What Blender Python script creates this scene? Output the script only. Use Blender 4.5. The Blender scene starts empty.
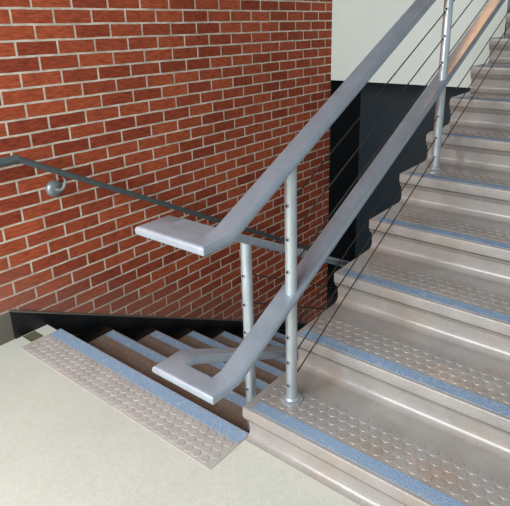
import bpy, bmesh, math, random
from mathutils import Vector, Matrix

random.seed(7)
C = bpy.context.scene.collection

# ------------------------------------------------------------------ dimensions (metres)
H, T = 0.151, 0.3036            # riser and going of the rising flight
HD, TD, YD = 0.1537, 0.3012, 0.0422   # riser, going and first nosing of the descending flight
XW = -1.4007                    # face of the brick wall
XS = -1.286                     # wall-side end of the descending treads
N_UP, N_DN = 12, 8
X_RIGHT = 1.75
Y_BACK = 2.812                  # far end of the brick wall

# ------------------------------------------------------------------ object helpers
def link(o, parent=None):
    C.objects.link(o)
    if parent is not None:
        o.parent = parent
    return o

def obj(name, bm, mats, parent=None, smooth=True, angle=35):
    bmesh.ops.recalc_face_normals(bm, faces=bm.faces)
    me = bpy.data.meshes.new(name)
    bm.to_mesh(me); bm.free()
    for m in (mats if isinstance(mats, (list, tuple)) else [mats]):
        me.materials.append(m)
    if smooth:
        me.polygons.foreach_set('use_smooth', [True] * len(me.polygons))
        me.set_sharp_from_angle(angle=math.radians(angle))
    return link(bpy.data.objects.new(name, me), parent)

def empty(name, loc=(0, 0, 0)):
    o = bpy.data.objects.new(name, None)
    o.empty_display_size = .1
    o.location = loc
    return link(o)

def tag(o, label, cat, group=None):
    o['label'] = label; o['category'] = cat
    if group: o['group'] = group
    return o

def structure(o, label=None):
    o['kind'] = 'structure'
    if label: o['label'] = label
    return o

# ------------------------------------------------------------------ mesh helpers
def box(bm, x0, x1, y0, y1, z0, z1, bevel=0, mat=0):
    t = bmesh.new()
    bmesh.ops.create_cube(t, size=1)
    for v in t.verts:
        v.co = Vector((x0 + (v.co.x + .5) * (x1 - x0), y0 + (v.co.y + .5) * (y1 - y0), z0 + (v.co.z + .5) * (z1 - z0)))
    if bevel:
        bmesh.ops.bevel(t, geom=list(t.edges), offset=bevel, segments=2, profile=.6, affect='EDGES')
    merge(bm, t, mat)

def merge(bm, t, mat=0):
    vm = {}
    for v in t.verts: vm[v] = bm.verts.new(v.co)
    for f in t.faces:
        nf = bm.faces.new([vm[v] for v in f.verts]); nf.material_index = mat
    t.free()

def extrude_x(bm, prof, x0, x1, mat=0):
    """closed (y,z) profile extruded along X with end caps"""
    a = [bm.verts.new((x0, y, z)) for y, z in prof]
    b = [bm.verts.new((x1, y, z)) for y, z in prof]
    n = len(prof)
    for i in range(n):
        f = bm.faces.new((a[i], a[(i + 1) % n], b[(i + 1) % n], b[i])); f.material_index = mat
    f = bm.faces.new(a); f.material_index = mat
    f = bm.faces.new(b); f.material_index = mat

def disc_stud(bm, x, y, z, r, h, n=14):
    lo = [bm.verts.new((x + r * math.cos(2 * math.pi * i / n), y + r * math.sin(2 * math.pi * i / n), z)) for i in range(n)]
    hi = [bm.verts.new((x + .92 * r * math.cos(2 * math.pi * i / n), y + .92 * r * math.sin(2 * math.pi * i / n), z + h)) for i in range(n)]
    for i in range(n):
        bm.faces.new((lo[i], lo[(i + 1) % n], hi[(i + 1) % n], hi[i]))
    bm.faces.new(hi)

def frame_of(d, ref=Vector((0, 0, 1))):
    d = d.normalized()
    if abs(d.dot(ref)) > .99: ref = Vector((0, 1, 0))
    r = d.cross(ref).normalized()
    u = r.cross(d).normalized()
    return d, r, u

def sweep(bm, path, prof, mat=0, caps=True):
    """sweep a closed (right, up) profile along a polyline with true mitres"""
    P = [Vector(p) for p in path]
    rings = []
    for i, p in enumerate(P):
        if i == 0: seg = P[1] - p; n = seg.normalized()
        elif i == len(P) - 1: seg = p - P[i - 1]; n = seg.normalized()
        else:
            seg = p - P[i - 1]
            n = (seg.normalized() + (P[i + 1] - p).normalized()).normalized()
        d, r, u = frame_of(seg)
        ring = []
        for a, b in prof:
            q = p + r * a + u * b
            s = (p - q).dot(n) / d.dot(n)
            ring.append(bm.verts.new(q + d * s))
        rings.append(ring)
    m = len(prof)
    for i in range(len(rings) - 1):
        for j in range(m):
            f = bm.faces.new((rings[i][j], rings[i][(j + 1) % m], rings[i + 1][(j + 1) % m], rings[i + 1][j]))
            f.material_index = mat
    if caps:
        for ring in (rings[0], rings[-1]):
            f = bm.faces.new(ring); f.material_index = mat

def circle(r, n=16):
    return [(r * math.cos(2 * math.pi * i / n), r * math.sin(2 * math.pi * i / n)) for i in range(n)]

def round_rect(w, h, r, n=5):
    out = []
    for cx, cy, a0 in ((w / 2 - r, h / 2 - r, 0), (-w / 2 + r, h / 2 - r, 90), (-w / 2 + r, -h / 2 + r, 180), (w / 2 - r, -h / 2 + r, 270)):
        for i in range(n + 1):
            a = math.radians(a0 + 90 * i / n)
            out.append((cx + r * math.cos(a), cy + r * math.sin(a)))
    return out

def lathe(bm, prof, centre, axis='z', n=24, mat=0):
    """(radius, height) profile turned about an axis through centre"""
    c = Vector(centre)
    rings = []
    for r, h in prof:
        ring = []
        for i in range(n):
            a = 2 * math.pi * i / n
            k, l = max(r, 1e-4) * math.cos(a), max(r, 1e-4) * math.sin(a)
            q = {'z': (k, l, h), 'x': (h, k, l), 'y': (l, h, k)}[axis]
            ring.append(bm.verts.new(c + Vector(q)))
        rings.append(ring)
    for i in range(len(rings) - 1):
        for j in range(n):
            f = bm.faces.new((rings[i][j], rings[i][(j + 1) % n], rings[i + 1][(j + 1) % n], rings[i + 1][j]))
            f.material_index = mat
    for ring in (rings[0], rings[-1]):
        f = bm.faces.new(ring); f.material_index = mat

# ------------------------------------------------------------------ materials
def srgb(r, g, b):
    f = lambda c: c / 12.92 if c <= .04045 else ((c + .055) / 1.055) ** 2.4
    return (f(r / 255), f(g / 255), f(b / 255), 1)

class M:
    def __init__(s, name, rough=.5, metal=0, spec=.5):
        s.m = bpy.data.materials.new(name); s.m.use_nodes = True
        s.nt = s.m.node_tree; s.b = s.nt.nodes['Principled BSDF']
        s.b.inputs['Roughness'].default_value = rough
        s.b.inputs['Metallic'].default_value = metal
        s.b.inputs['Specular IOR Level'].default_value = spec
        s._co = None
    def n(s, t, **kw):
        nd = s.nt.nodes.new(t)
        for k, v in kw.items():
            if k in nd.inputs: nd.inputs[k].default_value = v
            else: setattr(nd, k, v)
        return nd
    def l(s, a, b): s.nt.links.new(a, b)
    def co(s):
        if s._co is None:
            s._co = s.n('ShaderNodeNewGeometry').outputs['Position']
        return s._co
    def noise(s, scale, detail=3, rough=.6, stretch=None):
        nd = s.n('ShaderNodeTexNoise', Scale=scale, Detail=detail, Roughness=rough)
        if stretch:
            mp = s.n('ShaderNodeMapping', Scale=stretch); s.l(s.co(), mp.inputs['Vector']); s.l(mp.outputs[0], nd.inputs['Vector'])
        else: s.l(s.co(), nd.inputs['Vector'])
        return nd.outputs['Fac']
    def ramp(s, fac, stops):
        nd = s.n('ShaderNodeValToRGB')
        el = nd.color_ramp.elements
        while len(el) < len(stops): el.new(.5)
        for e, (p, c) in zip(el, stops): e.position = p; e.color = c
        s.l(fac, nd.inputs['Fac']); return nd.outputs['Color']
    def mix(s, fac, a, b, mode='MIX'):
        nd = s.n('ShaderNodeMix', data_type='RGBA', blend_type=mode)
        for k, v in ((0, fac), (6, a), (7, b)):
            if hasattr(v, 'is_linked'): s.l(v, nd.inputs[k])
            else: nd.inputs[k].default_value = v
        return nd.outputs[2]
    def color(s, v):
        if hasattr(v, 'is_linked'): s.l(v, s.b.inputs['Base Color'])
        else: s.b.inputs['Base Color'].default_value = v
    def bump(s, h, strength=.3, dist=.01):
        nd = s.n('ShaderNodeBump', Strength=strength, Distance=dist)
        s.l(h, nd.inputs['Height']); s.l(nd.outputs[0], s.b.inputs['Normal'])
    def rough(s, fac, lo, hi):
        nd = s.n('ShaderNodeMapRange'); nd.inputs['To Min'].default_value = lo; nd.inputs['To Max'].default_value = hi
        s.l(fac, nd.inputs['Value']); s.l(nd.outputs[0], s.b.inputs['Roughness'])

def make_brick():
    m = M('red_brick', .85, spec=.25)
    sep = m.n('ShaderNodeSeparateXYZ'); m.l(m.co(), sep.inputs[0])
    ay = m.n('ShaderNodeMath', operation='ADD'); m.l(sep.outputs['Y'], ay.inputs[0]); ay.inputs[1].default_value = -0.103 + 100 * .2087
    az = m.n('ShaderNodeMath', operation='ADD'); m.l(sep.outputs['Z'], az.inputs[0]); az.inputs[1].default_value = -1.5504 + 100 * .0698
    wob = m.n('ShaderNodeTexNoise', Scale=9, Detail=2); m.l(m.co(), wob.inputs['Vector'])
    wm = m.n('ShaderNodeMath', operation='MULTIPLY_ADD'); m.l(wob.outputs['Fac'], wm.inputs[0]); wm.inputs[1].default_value = .006; m.l(az.outputs[0], wm.inputs[2])
    wm2 = m.n('ShaderNodeMath', operation='SUBTRACT'); m.l(wm.outputs[0], wm2.inputs[0]); wm2.inputs[1].default_value = .003
    cmb = m.n('ShaderNodeCombineXYZ'); m.l(ay.outputs[0], cmb.inputs[0]); m.l(wm2.outputs[0], cmb.inputs[1])
    br = m.n('ShaderNodeTexBrick', offset=.5, offset_frequency=2, squash=1.0)
    m.l(cmb.outputs[0], br.inputs['Vector'])
    for k, v in (('Scale', 1), ('Mortar Size', .0052), ('Mortar Smooth', .12), ('Bias', 0), ('Brick Width', .2087), ('Row Height', .0698)):
        br.inputs[k].default_value = v
    br.inputs['Color1'].default_value = srgb(186, 94, 60)
    br.inputs['Color2'].default_value = srgb(150, 68, 46)
    br.inputs['Mortar'].default_value = srgb(190, 172, 146)
    n1 = m.noise(55, 4, .7, (1, .35, 1.6))
    n2 = m.noise(6, 3)
    dark = m.ramp(n1, [(.36, (.5, .42, .4, 1)), (.6, (1.18, 1.1, 1.04, 1))])
    c = m.mix(.75, br.outputs['Color'], dark, 'MULTIPLY')
    c = m.mix(.5, c, m.ramp(n2, [(.3, (.78, .76, .76, 1)), (.7, (1.15, 1.15, 1.15, 1))]), 'MULTIPLY')
    # worn joints where mortar is stained
    st = m.noise(14, 3)
    mort = m.ramp(st, [(.35, srgb(190, 178, 160)), (.65, srgb(232, 220, 200))])
    c = m.mix(br.outputs['Fac'], c, mort)
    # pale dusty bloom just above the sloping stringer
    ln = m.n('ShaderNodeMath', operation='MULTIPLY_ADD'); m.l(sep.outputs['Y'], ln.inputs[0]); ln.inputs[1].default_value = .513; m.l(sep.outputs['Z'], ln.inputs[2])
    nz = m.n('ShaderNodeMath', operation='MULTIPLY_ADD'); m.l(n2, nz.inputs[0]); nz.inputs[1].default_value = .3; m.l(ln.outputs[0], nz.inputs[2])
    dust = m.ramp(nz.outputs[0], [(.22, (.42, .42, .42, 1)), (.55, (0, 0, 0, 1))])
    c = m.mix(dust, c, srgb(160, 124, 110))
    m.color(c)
    inv = m.n('ShaderNodeMath', operation='SUBTRACT'); inv.inputs[0].default_value = 1; m.l(br.outputs['Fac'], inv.inputs[1])
    add = m.n('ShaderNodeMath', operation='MULTIPLY_ADD'); m.l(n1, add.inputs[0]); add.inputs[1].default_value = .35; m.l(inv.outputs[0], add.inputs[2])
    m.bump(add.outputs[0], .6, .006)
    return m.m

def plain(name, col, rough=.5, metal=0, var=.12, scale=12, spec=.5, bump=0, bscale=120, stretch=None):
    m = M(name, rough, metal, spec)
    c = srgb(*col)
    lo = tuple(x * (1 - var) for x in c[:3]) + (1,); hi = tuple(min(1, x * (1 + var)) for x in c[:3]) + (1,)
    m.color(m.ramp(m.noise(scale, 4, .6, stretch), [(.3, lo), (.7, hi)]))
    if bump: m.bump(m.noise(bscale, 2), bump, .002)
    return m.m

def make_rubber(name, col, warm, rlo=.28, rhi=.46):
    m = M(name, .4, 0, .5)
    c = srgb(*col)
    a = m.ramp(m.noise(9, 4), [(.3, tuple(x * .88 for x in c[:3]) + (1,)), (.7, tuple(x * 1.1 for x in c[:3]) + (1,))])
    f = m.ramp(m.noise(5, 3), [(.5, (0, 0, 0, 1)), (.72, (.55, .55, .55, 1))])
    b = m.mix(f, a, srgb(*warm))
    sp = m.ramp(m.noise(160, 2), [(.3, (.9, .9, .9, 1)), (.7, (1.06, 1.06, 1.06, 1))])
    m.color(m.mix(1, b, sp, 'MULTIPLY'))
    m.rough(m.noise(22, 3), rlo, rhi)
    m.bump(m.noise(220, 2), .08, .001)
    return m.m

def make_grit():
    m = M('blue_grit', .9, 0, .3)
    base = m.ramp(m.noise(190, 3, .85), [(.28, srgb(98, 124, 152)), (.5, srgb(134, 160, 188)), (.72, srgb(190, 206, 218))])
    worn = m.ramp(m.noise(26, 5, .7), [(.56, (0, 0, 0, 1)), (.7, (.75, .75, .75, 1))])
    m.color(m.mix(worn, base, srgb(186, 196, 205)))
    m.bump(m.noise(500, 2), .5, .002)
    return m.m

def make_terrazzo():
    m = M('speckled_landing', .55, 0, .4)
    a = m.ramp(m.noise(260, 3, .8), [(.3, srgb(170, 171, 160)), (.5, srgb(205, 206, 195)), (.7, srgb(223, 224, 214))])
    b = m.ramp(m.noise(2.5, 4), [(.3, (.93, .94, .92, 1)), (.7, (1.03, 1.03, 1.03, 1))])
    sc = m.ramp(m.noise(40, 4), [(.3, (.94, .94, .93, 1)), (.65, (1.02, 1.02, 1.02, 1))])
    m.color(m.mix(1, m.mix(1, a, b, 'MULTIPLY'), sc, 'MULTIPLY'))
    m.bump(m.noise(300, 2), .12, .001)
    return m.m

def make_metal(name, col, rough, metal, var=True):
    m = M(name, rough, metal, .5)
    c = srgb(*col)
    m.color(m.ramp(m.noise(14, 4), [(.3, tuple(x * .88 for x in c[:3]) + (1,)), (.7, tuple(min(1, x * 1.08) for x in c[:3]) + (1,))]))
    if var:
        m.rough(m.noise(30, 4), rough - .07, rough + .09)
        m.bump(m.noise(90, 3), .04, .001)
    return m.m

BRICK = make_brick()
LAND = make_terrazzo()
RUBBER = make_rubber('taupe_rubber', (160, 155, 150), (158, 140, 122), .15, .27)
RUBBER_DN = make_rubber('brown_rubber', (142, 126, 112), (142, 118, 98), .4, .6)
TACT = make_rubber('tactile_rubber', (178, 173, 168), (180, 168, 158), .4, .6)
GRIT = make_grit()
WHITE = plain('white_paint', (220, 229, 220), .7, var=.03, scale=3, bump=.15, bscale=60)
CEIL = plain('ceiling_paint', (112, 116, 120), .8, var=.03)
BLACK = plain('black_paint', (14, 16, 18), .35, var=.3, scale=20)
TEAL = plain('dark_teal_paint', (28, 43, 51), .55, var=.12, scale=3)
BASE = plain('taupe_vinyl', (116, 110, 98), .5, var=.08)
ALU = make_metal('satin_aluminium', (172, 184, 196), .34, .48)
ALU_POST = make_metal('polished_tube', (196, 206, 210), .3, .6, False)
CABLE = plain('steel_cable', (56, 50, 44), .6, .1, var=.2, scale=200)
HOLE = plain('hole_shade', (10, 10, 11), .6, var=.1)  # near-black colour stands in for the shade inside the cable holes
RAILPAINT = plain('grey_painted_steel', (98, 108, 110), .42, .35, var=.1, scale=30)
CAST = make_metal('cast_bracket', (150, 160, 164), .38, .6)
PATCH = plain('olive_adhesive', (92, 90, 70), .8, var=.3, scale=60)
WOODC = plain('oak_ceiling', (176, 112, 58), .5, var=.2, scale=8, stretch=(1, 8, 1))

# ------------------------------------------------------------------ stair step profile
def arc(cy, cz, r, a0, a1, n):
    return [(cy + r * math.cos(math.radians(a0 + (a1 - a0) * i / n)), cz + r * math.sin(math.radians(a0 + (a1 - a0) * i / n))) for i in range(n + 1)]

def step_profile(h, t, tread):
    """local y (into the flight), z (0 = tread below); nosing at y = 0, z = h.  Cove, raked riser, groove, nosing, tread."""
    R = .032
    p = arc(.038 - R, R, R, -90, -4, 8)                # cove at the foot of the riser
    p += [(.030, h * .5), (.012, h - .062), (.006, h - .0525), (.018, h - .0515), (.018, h - .0465), (.0045, h - .046)]
    p += arc(.006, h - .040, .006, 270, 180, 3)
    p += arc(.006, h - .006, .006, 180, 90, 4)
    p += [(tread, h), (tread, h - .018), (.075, h - .022), (.062, .012), (.062, -.004), (.006, -.004)]
    return p

def step_mesh(bm, x0, x1, y0, z0, h, t, tread, sgn, stud_rows, first_row=.094, dx=.042, dy=.0355, xpad=.03):
    prof = [(y0 + sgn * y, z0 + z) for y, z in step_profile(h, t, tread)]
    extrude_x(bm, prof, x0, x1)
    studs(bm, x0 + xpad, x1 - xpad, y0, z0 + h, sgn, stud_rows, first_row, dx, dy)

def studs(bm, x0, x1, y0, z, sgn, rows, first_row, dx, dy):
    for r in range(rows):
        x = x0 + (dx / 2 if r % 2 else 0)
        while x < x1:
            disc_stud(bm, x, y0 + sgn * (first_row + r * dy), z - .0002, .0165, .0019)
            x += dx

# ------------------------------------------------------------------ rising flight
up = empty('staircase', (.8, 0, 0))
tag(up, 'taupe rubber-covered flight of steps rising to the right with blue nosing strips', 'stairs')
def at(o, parent): o.parent = parent; o.matrix_parent_inverse = Matrix.Translation(-Vector(parent.location)); return o
for k in range(1, N_UP + 1):
    bm = bmesh.new()
    last = k == N_UP
    step_mesh(bm, -.02 if k == 1 else -.01, X_RIGHT, (k - 1) * T, (k - 1) * H, H, T, T + .006, 1, 4 if k < 9 else 0)
    s = at(obj('step', bm, RUBBER), up)
    bm = bmesh.new()
    box(bm, .012, X_RIGHT - .01, (k - 1) * T + .015, (k - 1) * T + .064, k * H - .004, k * H + .0014)
    obj('grit_strip', bm, GRIT, s)['label'] = 'speckled blue grit strip along the nosing'
bm = bmesh.new()
pr = [(.05, 0)]
for k in range(1, N_UP + 1): pr += [((k - 1) * T + .07, (k - 1) * H), ((k - 1) * T + .07, k * H - .03)]
pr += [(N_UP * T, N_UP * H - .03), (N_UP * T, N_UP * H - .3), (.62, 0)]
extrude_x(bm, pr, .012, .035)
at(obj('side_stringer', bm, TEAL), up)['label'] = 'dark steel stringer under the step ends'
bm = bmesh.new()
extrude_x(bm, pr, X_RIGHT - .035, X_RIGHT - .012)
at(obj('side_stringer', bm, TEAL), up)

# ------------------------------------------------------------------ descending flight
dn = empty('staircase', (-.65, YD, -HD))
tag(dn, 'descending flight of brown steps between the brick wall and the railing', 'stairs')
XD1 = -.022
# landing nosing plate with studs: plate + lip + riser
bm = bmesh.new()
prof = [(YD - y, -HD + z) for y, z in step_profile(HD, TD, .217)]
extrude_x(bm, prof, XS, XD1)
box(bm, XS, XD1, YD - .219, YD - .004, -.003, .0035, .001)
studs(bm, XS + .03, XD1 - .016, YD, .0036, -1, 4, .091, .0415, .0345)
land_nose = at(obj('landing_nosing', bm, TACT), dn)
land_nose['label'] = 'light studded rubber strip on the landing edge with a blue band'
bm = bmesh.new()
box(bm, XS + .004, XD1 - .004, YD - .069, YD - .008, .0, .0046)
obj('grit_strip', bm, GRIT, land_nose)['label'] = 'speckled blue grit strip along the nosing'
for j in range(1, N_DN + 1):
    bm = bmesh.new()
    yn, zt = YD + j * TD, -j * HD
    step_mesh(bm, XS, XD1, yn, zt - HD, HD, TD, TD + .006, -1, 4 if j < 5 else 0)
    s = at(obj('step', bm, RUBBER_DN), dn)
    bm = bmesh.new()
    box(bm, XS + .008, XD1 - .008, yn - .066, yn - .012, zt - .004, zt + .0014)
    obj('grit_strip', bm, GRIT, s)['label'] = 'speckled blue grit strip along the nosing'
# black stringer board along the brick wall
bm = bmesh.new()
sk = lambda y: .149 - .513 * (y + .142)
pr = [(-.15, sk(-.15)), (-.15, -.02), (.02, -.05)]
ye = YD + N_DN * TD + .25
pr += [(ye, -.05 - .51 * (ye - .02) - .1), (ye, sk(ye))]
extrude_x(bm, pr, XW + .001, XW + .017)
at(obj('wall_stringer', bm, BLACK), dn)['label'] = 'black skirting stringer sloping down along the brick wall'
bm = bmesh.new()
extrude_x(bm, [(y, z + .001) for y, z in ((-.15, sk(-.15)), (ye, sk(ye)), (ye, sk(ye) + .007), (-.15, sk(-.15) + .007))], XW + .001, XW + .02)
at(obj('stringer_cap', bm, BASE), dn)['label'] = 'pale worn top edge of the black stringer'
# stepped black curb closing the gap between tread ends and stringer
bm = bmesh.new()
for j in range(1, N_DN + 1):
    y1 = YD + j * TD - .006; y0 = y1 - TD
    box(bm, XW + .017, XS, y0, y1, -j * HD - .14, -j * HD + .006, .003)
box(bm, XW + .017, XS, YD - .03, YD - .006, -.15, -.006)
at(obj('step_end_curb', bm, BLACK), dn)['label'] = 'black stepped filler between tread ends and wall'

# ------------------------------------------------------------------ railing
rl = empty('stair_railing', (0.09, .14, H))
tag(rl, 'silver metal railing with two flat-topped rails on round posts and black cables', 'railing')
def on_rl(o): return at(o, rl)
XU, XL = .09, -.098
SU, SD = H / T, HD / TD
YP = .14
Y2 = YP + 4 * T                                  # second post of the rising flight
XU2 = XU + .012                                  # the rail drifts slightly outward going up
YSEAM, YFR = -.172, -.251
def rail_z(zt, y): return zt + max(0, y - YSEAM) * SU
def rail_pts(zt, th, up_to, dn_to, XL=XL):
    c = zt - th / 2
    def xu(y): return XU + (XU2 - XU) * (y - YSEAM) / (Y2 - YSEAM)
    return [(xu(up_to), up_to, c + (up_to - YSEAM) * (SU + .004)), (XU, YSEAM, c), (XU, YFR, c), (XL, YFR, c), (XL, YSEAM, c), (XL, dn_to, c - (dn_to - YSEAM) * SD)]
TH = .03
ZT_UP, ZT_LO = .917, .444
for name, zt, lab in (('top_rail', ZT_UP, 'upper flat silver rail turning through a flat end at the landing'), ('lower_rail', ZT_LO, 'lower flat silver handrail bending in a U at the landing')):
    bm = bmesh.new()
    sweep(bm, rail_pts(zt, TH, 3.55, 2.55, XL - (.012 if zt > .6 else 0)), round_rect(.079, TH, .0125))
    r = on_rl(obj(name, bm, ALU, angle=28)); r['label'] = lab
    if name == 'top_rail':
        bm = bmesh.new()
        box(bm, XL + .01, XU - .02, YFR + .02, YSEAM + .012, zt - TH + .004, zt - .0012)
        obj('end_plate', bm, ALU, r)
HOLES = [.762, .645, .528, .275, .172, .076]
def post(x, y, z0, z1, xt=None):
    xt = x if xt is None else xt
    bm = bmesh.new()
    sweep(bm, [(x, y, z0), (xt, y, z1)], circle(.0205, 28))
    p = on_rl(obj('post', bm, ALU_POST, angle=50))
    bm = bmesh.new()
    lathe(bm, [(.041, 0), (.041, .006), (.036, .0095), (.030, .0105), (.027, .013), (.024, .02), (.0205, .0215)], (x, y, z0 + .0005), 'z', 32)
    obj('base_flange', bm, ALU_POST, p).matrix_parent_inverse = Matrix.Translation(-rl.location)
    for hz in HOLES:
        xx = x + (xt - x) * hz / (z1 - z0)
        bm = bmesh.new()
        lathe(bm, [(.0075, .0), (.0075, .0225), (.0066, .0240), (.0054, .0240), (.0052, .0225)], (xx, y, z0 + hz), 'y', 14)
        for v in bm.verts: v.co.y = 2 * y - v.co.y
        lathe(bm, [(.0050, -.0232), (.0050, -.0238)], (xx, y, z0 + hz), 'y', 12, 1)
        g = obj('cable_fitting', bm, [ALU_POST, HOLE], p); g.matrix_parent_inverse = Matrix.Translation(-rl.location)
    return p
def fix_child(o): o.matrix_parent_inverse = Matrix.Identity(4)
def topz(y): return ZT_UP + (y - YSEAM) * (SU + .004) - TH - .0 + .01
for k in range(3):
    y = YP + 4 * T * k
    x = XU + (XU2 - XU) * (y - YP) / (Y2 - YP)
    if k < 2: post(x + .010, y, H * (1 + 4 * k), topz(y))
for k in range(2):
    y = YP + 4 * TD * k
    post(XL, y, -HD * (1 + 4 * k), ZT_UP - (y - YSEAM) * SD - TH + .008)
for hz in HOLES:
    bm = bmesh.new()
    ye_ = 3.5
    sweep(bm, [(XU + .006, YP, H + hz), (XU2 + .006, Y2, 5 * H + hz), (XU2 + .018, ye_, 5 * H + hz + (ye_ - Y2) * SU)], circle(.0026, 8))
    on_rl(obj('cable', bm, CABLE))
    if hz < .4: continue
    bm = bmesh.new()
    y2 = YP + 4 * TD
    sweep(bm, [(XL, YP, -HD + hz), (XL, y2, -5 * HD + hz)], circle(.0026, 8))
    on_rl(obj('cable', bm, CABLE))
# sub-parts were written in world coordinates: cancel the railing empty only once
for p in rl.children:
    for c in p.children: fix_child(c)

# ------------------------------------------------------------------ wall handrail
hr = empty('wall_handrail', (XW, .178, .705))
tag(hr, 'thin dark grey handrail fixed to the brick wall, sloping down', 'handrail')
XR = -1.306
bm = bmesh.new()
sweep(bm, [(XR, -.03, .908), (XR, 2.45, .908 - 2.48 * .535)], round_rect(.040, .030, .0125, 4))
at(obj('rail', bm, RAILPAINT), hr)
bm = bmesh.new()
sweep(bm, [(XR, -.75, .905), (XR, -.022, .905)], circle(.0205, 20))
at(obj('end_rail', bm, RAILPAINT), hr)['label'] = 'thicker level end of the handrail'
bm = bmesh.new()
lathe(bm, [(.043, 0), (.043, .012), (.040, .02), (.030, .027), (.012, .03)], (XW, .178, .70), 'x', 28)
rs = at(obj('rosette', bm, CAST), hr); rs['label'] = 'round cast bracket plate on the bricks'
bm = bmesh.new()
ptz = .908 - (.19 + .03) * .535 - .012
path = [(XW + .02, .178, .70)]
for i in range(9):
    a = math.radians(-90 + 90 * i / 8)
    path.append((XR - .045 + .045 * math.cos(a), .178 + .012 * i / 8, .745 + .045 * math.sin(a)))
path.append((XR, .19, ptz))
path[0] = (XW + .015, .178, .70)
sweep(bm, path, circle(.0085, 12))
obj('bracket_arm', bm, CAST, rs)

# ------------------------------------------------------------------ setting
bm = bmesh.new()                                  # landing: L-shaped around the stair well
box(bm, XW, -.0215, -3.6, YD - .07, -.2, 0)
box(bm, -.0215, 3.2, -3.6, .040, -.2, 0)
structure(obj('floor', bm, LAND, smooth=False), 'pale speckled landing floor')
bm = bmesh.new()                                  # narrow tongue of landing beside the studded strip
box(bm, XW + .017, XS - .001, YD - .07, YD - .022, -.2, 0)
structure(obj('floor_tongue', bm, LAND, smooth=False), 'end of the landing floor beside the wall')
bm = bmesh.new()
box(bm, XW - .2, 3.2, YD + N_DN * TD + .062, 5.2, -(N_DN + 1) * HD - .2, -(N_DN + 1) * HD)
structure(obj('floor_lower', bm, LAND, smooth=False), 'floor below the stairs')
bm = bmesh.new()
box(bm, XW - .25, XW, -3.6, Y_BACK, -1.6, 3.3)
structure(obj('wall_left', bm, BRICK, smooth=False), 'red brick wall')
bm = bmesh.new()
box(bm, XW + .0005, XW + .013, -3.6, -.151, 0, .15, .002)
structure(obj('baseboard_left', bm, BASE), 'taupe baseboard along the brick wall')
bm = bmesh.new()
box(bm, XW - .25, -.03, Y_BACK, Y_BACK + .16, 1.003, 2.35)
structure(obj('wall_back', bm, WHITE, smooth=False), 'white painted wall')
bm = bmesh.new()
box(bm, XW - .25, 3.2, 3.35, 3.5, -1.6, 1.003)
structure(obj('wall_under', bm, TEAL, smooth=False), 'dark painted wall under the white wall')
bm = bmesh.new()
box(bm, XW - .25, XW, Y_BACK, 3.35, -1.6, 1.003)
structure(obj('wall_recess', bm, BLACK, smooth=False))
bm = bmesh.new()
box(bm, XW - .25, -.03, Y_BACK + .16, 3.5, 1.0031, 1.15)
structure(obj('ceiling_recess', bm, TEAL, smooth=False))
bm = bmesh.new()
box(bm, 0, 3.2, N_UP * T + .01, 6.4, N_UP * H - .25, N_UP * H)
structure(obj('floor_upper', bm, LAND, smooth=False), 'upper landing floor')
bm = bmesh.new()
box(bm, XW - .25, 3.2, -3.05, 6.4, 3.3, 3.4)
structure(obj('ceiling', bm, CEIL, smooth=False), 'ceiling over the stair hall')
# small bare patch where the landing tile is missing
bm = bmesh.new()
box(bm, -1.378, XS - .010, -.118, -.052, -.001, .0012)
tag(obj('floor_patch', bm, PATCH), 'small dark olive patch in the landing floor beside the studded strip and black stringer', 'patch')

# ------------------------------------------------------------------ light
w = bpy.data.worlds.new('World'); bpy.context.scene.world = w; w.use_nodes = True
bg = w.node_tree.nodes['Background']
bg.inputs['Color'].default_value = (.86, .93, 1, 1); bg.inputs['Strength'].default_value = .55
def area(name, loc, target, sx, sy, power, col):
    ld = bpy.data.lights.new(name, 'AREA'); ld.shape = 'RECTANGLE'; ld.size = sx; ld.size_y = sy; ld.energy = power; ld.color = col
    o = bpy.data.objects.new(name, ld); o.location = loc
    o.rotation_euler = (Vector(target) - Vector(loc)).to_track_quat('-Z', 'Y').to_euler()
    return link(o)
area('window_daylight', (-.5, -3.1, 2.2), (-.4, .3, .3), 3.4, 2.0, 280, (.95, .985, 1))
area('rail_reflection_light', (-.42, 3.1, 2.9), (.1, 2.1, 1.55), .3, .3, .5, (1, .45, .16)).data.spread = math.radians(70)  # unseen warm light added to give the far end of the rail its orange reflection

# ------------------------------------------------------------------ camera
f, pitch, yaw, roll = 538.9989, -.3301, -.6599, -.0169
cp, sp, cy, sy = math.cos(pitch), math.sin(pitch), math.cos(yaw), math.sin(yaw)
fw = Vector((sy * cp, cy * cp, sp)); r0 = Vector((cy, -sy, 0)); u0 = r0.cross(fw)
r1 = math.cos(roll) * r0 + math.sin(roll) * u0
u1 = -math.sin(roll) * r0 + math.cos(roll) * u0
cd = bpy.data.cameras.new('camera'); cd.sensor_width = 36; cd.lens = f / 510 * 36
cd.shift_x = -18.2 / 510; cd.shift_y = -45.18 / 510; cd.clip_start = .02
co = link(bpy.data.objects.new('camera', cd))
co.matrix_world = Matrix(((r1.x, u1.x, -fw.x, 1.0696), (r1.y, u1.y, -fw.y, -1.2022), (r1.z, u1.z, -fw.z, 1.4689), (0, 0, 0, 1)))
sc = bpy.context.scene
sc.camera = co
vs = sc.view_settings
vs.view_transform = 'Standard'; vs.look = 'None'; vs.exposure = 0; vs.gamma = 1; vs.use_curve_mapping = False
